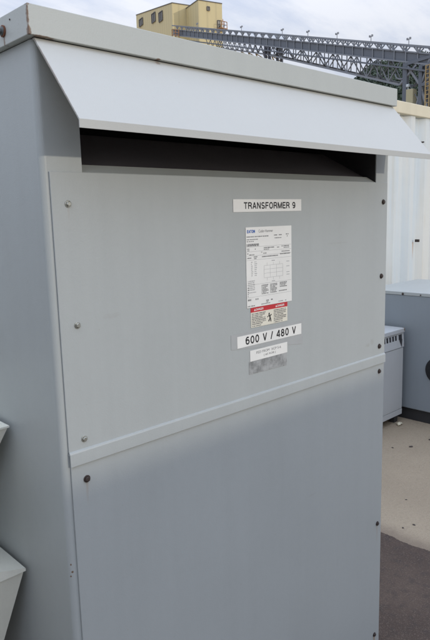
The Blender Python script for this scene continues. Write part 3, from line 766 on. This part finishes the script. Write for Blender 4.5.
m = MB(); c = P3(51.75, 11.0, .0); m.box(c.x-.35, c.x+.35, c.y-.35, c.y+.35, 10.6, 12.6, .03); m.build('control_box', M_beigebox, TT)
m = MB(); m.box(c.x-.5, c.x+.5, c.y-.5, c.y+.5, 10.45, 10.59); m.bar((c.x, c.y, 10.5), P3(51, 10.5), .2); m.build('bracket', M_steel, TT)
m = MB(); m.tube([P3(49.6, 14.4), P3(49.8, 14.0), P3(50.2, 13.8), P3(50.9, 13.75)], .07, 8); m.build('pipe', M_steel_l, TT)
m = MB(); c = P3(51.45, 12.98, .15); m.box(c.x-.13, c.x+.13, c.y-.13, c.y+.13, 12.85, 13.1, .04); m.tube([c, c+Vector((.1, 0, -.5)), c+Vector((0, 0, -.9))], .05, 8); m.build('floodlight', plain('pale_lamp', (.55, .6, .62), .5), TT)

# ------------------------------------------------------------------ wooded hill
def hill_h(az, rg):
    e = [(48, 0), (52, 30), (54, 40), (55.8, 48), (57, 52.5), (58.2, 55.5), (60, 56), (63, 57), (72, 60), (85, 50), (100, 0)]
    h = 0
    for (a0, h0), (a1, h1) in zip(e, e[1:]):
        if a0 <= az <= a1: t_ = (az-a0)/(a1-a0); h = h0+(h1-h0)*t_
    if rg < 250: f = max(0, (rg-150)/100); f = f**.8
    else: f = max(0, 1-(rg-250)/200)
    return h*f
hm = MB(); NA, NR = 60, 30; rows = []
rn = random.Random(5)
for i in range(NA+1):
    az = 48+52*i/NA; row = []
    for j in range(NR+1):
        rg = 150+300*j/NR; h = hill_h(az, rg); h += (rn.uniform(-1.2, 1.2) if h > 3 else 0)-.4
        row.append(hm.bm.verts.new((rg*math.sin(R(az)), rg*math.cos(R(az)), h)))
    rows.append(row)
for i in range(NA):
    for j in range(NR): hm.bm.faces.new((rows[i][j], rows[i+1][j], rows[i+1][j+1], rows[i][j+1]))
tag(hm.build('hill', plain('hill_soil', (.038, .055, .040), .95)), kind='structure')
fm, g, bs, pos = new_mat('woodland_foliage')
oi = g.noise(pos, .12, 5, .7); o2 = g.noise(pos, .9, 3, .7)
cc = g.mix(g.ramp(oi, .35, .65), (.040, .062, .048), (.068, .098, .062)); cc = g.mix(g.math('MULTIPLY', o2, .5), cc, (.085, .10, .06))
g.l(cc, bs.inputs['Base Color']); bs.inputs['Roughness'].default_value = .8
fo = MB(); rn = random.Random(11)
for k in range(4200):
    az = rn.uniform(53, 66); rg = rn.uniform(165, 262); h = hill_h(az, rg)-.4
    cx, cy = rg*math.sin(R(az)), rg*math.cos(R(az)); rad = rn.uniform(1.2, 2.6); hh = rn.uniform(1.5, 4.2)
    if h < 2: continue
    for q in range(20):
        th, ph = rn.uniform(0, 6.283), math.acos(rn.uniform(-.4, 1)); rr = rad*rn.uniform(.55, 1.05)
        p = Vector((cx+rr*math.sin(ph)*math.cos(th), cy+rr*math.sin(ph)*math.sin(th), h+hh*.35+hh*.5*math.cos(ph)*rn.uniform(.6, 1.1)))
        a_ = Vector((rn.uniform(-1, 1), rn.uniform(-1, 1), rn.uniform(-1, 1))).normalized()*rn.uniform(.3, .6)
        b_ = a_.cross(Vector((rn.uniform(-1, 1), rn.uniform(-1, 1), rn.uniform(-1, 1)))).normalized()*rn.uniform(.28, .55)
        vs_ = [fo.bm.verts.new(x_) for x_ in (p-a_, p-b_*.7, p+a_, p+b_)]; fo.bm.faces.new(vs_)
tag(fo.build('woodland', fm), 'dark green wooded hillside seen under the conveyor gallery', 'woodland', kind='stuff')

# ------------------------------------------------------------------ added row out of view behind the camera, to shade the lower half of the front
SW = thing('shade_row', 'unseen grey cabinet row added behind the camera to shade the lower front', 'shade blocker', (2, -3.2, 0))
yS = -2.75; hS = 1.985
m = MB(); m.box(-2.6, 6.2, yS-.9, yS, .08, hS-.05, .006); m.build('body', M_grey, SW)
m = MB(); m.box(-2.64, 6.24, yS-.94, yS+.03, hS-.049, hS, .006); m.build('lid', M_lid, SW)
m = MB(); m.box(-2.55, 6.15, yS-.85, yS-.05, 0, .079); m.build('plinth', M_dark, SW)
for i in range(8):
    xa = -2.55+i*1.09; m = MB(); m.box(xa, xa+1.06, yS+.001, yS+.022, .14, 1.88, .005); dr = m.build('door', M_panel, SW)
    m = MB(); m.box(xa+.95, xa+.98, yS+.023, yS+.055, .95, 1.13, .006); m.build('handle', M_dark, dr)

NB = thing('shade_enclosure', 'unseen grey enclosure added left of the tapered hoppers to darken the side wall', 'transformer', (-.73, 1.4, 0))  # added out of view, placed to darken the side wall
m = MB(); m.extrude(shell_path(-1.30, -.16, .85, 1.95, -1.22, -.24), .10, 1.9045); m.box(-1.24, -.22, .854, .88, .12, 1.684); m.build('body', M_grey, NB)
m = MB(); m.box(-1.313, -.147, .834, 1.965, 1.9063, 1.955, .0012); m.build('lid', M_lid, NB)
m = MB(); m.prism_x([(y_-.15, z_) for y_, z_ in prof], -1.2995, -.1605); m.build('hood', M_hood, NB)
m = MB(); m.box(-1.285, -.175, .8462, .8492, .14, 1.6865, .0006, 1); m.build('panel', M_panel, NB)
m = MB(); m.box(-1.27, -.19, .87, 1.92, 0, .0995); m.build('base', M_dark, NB)
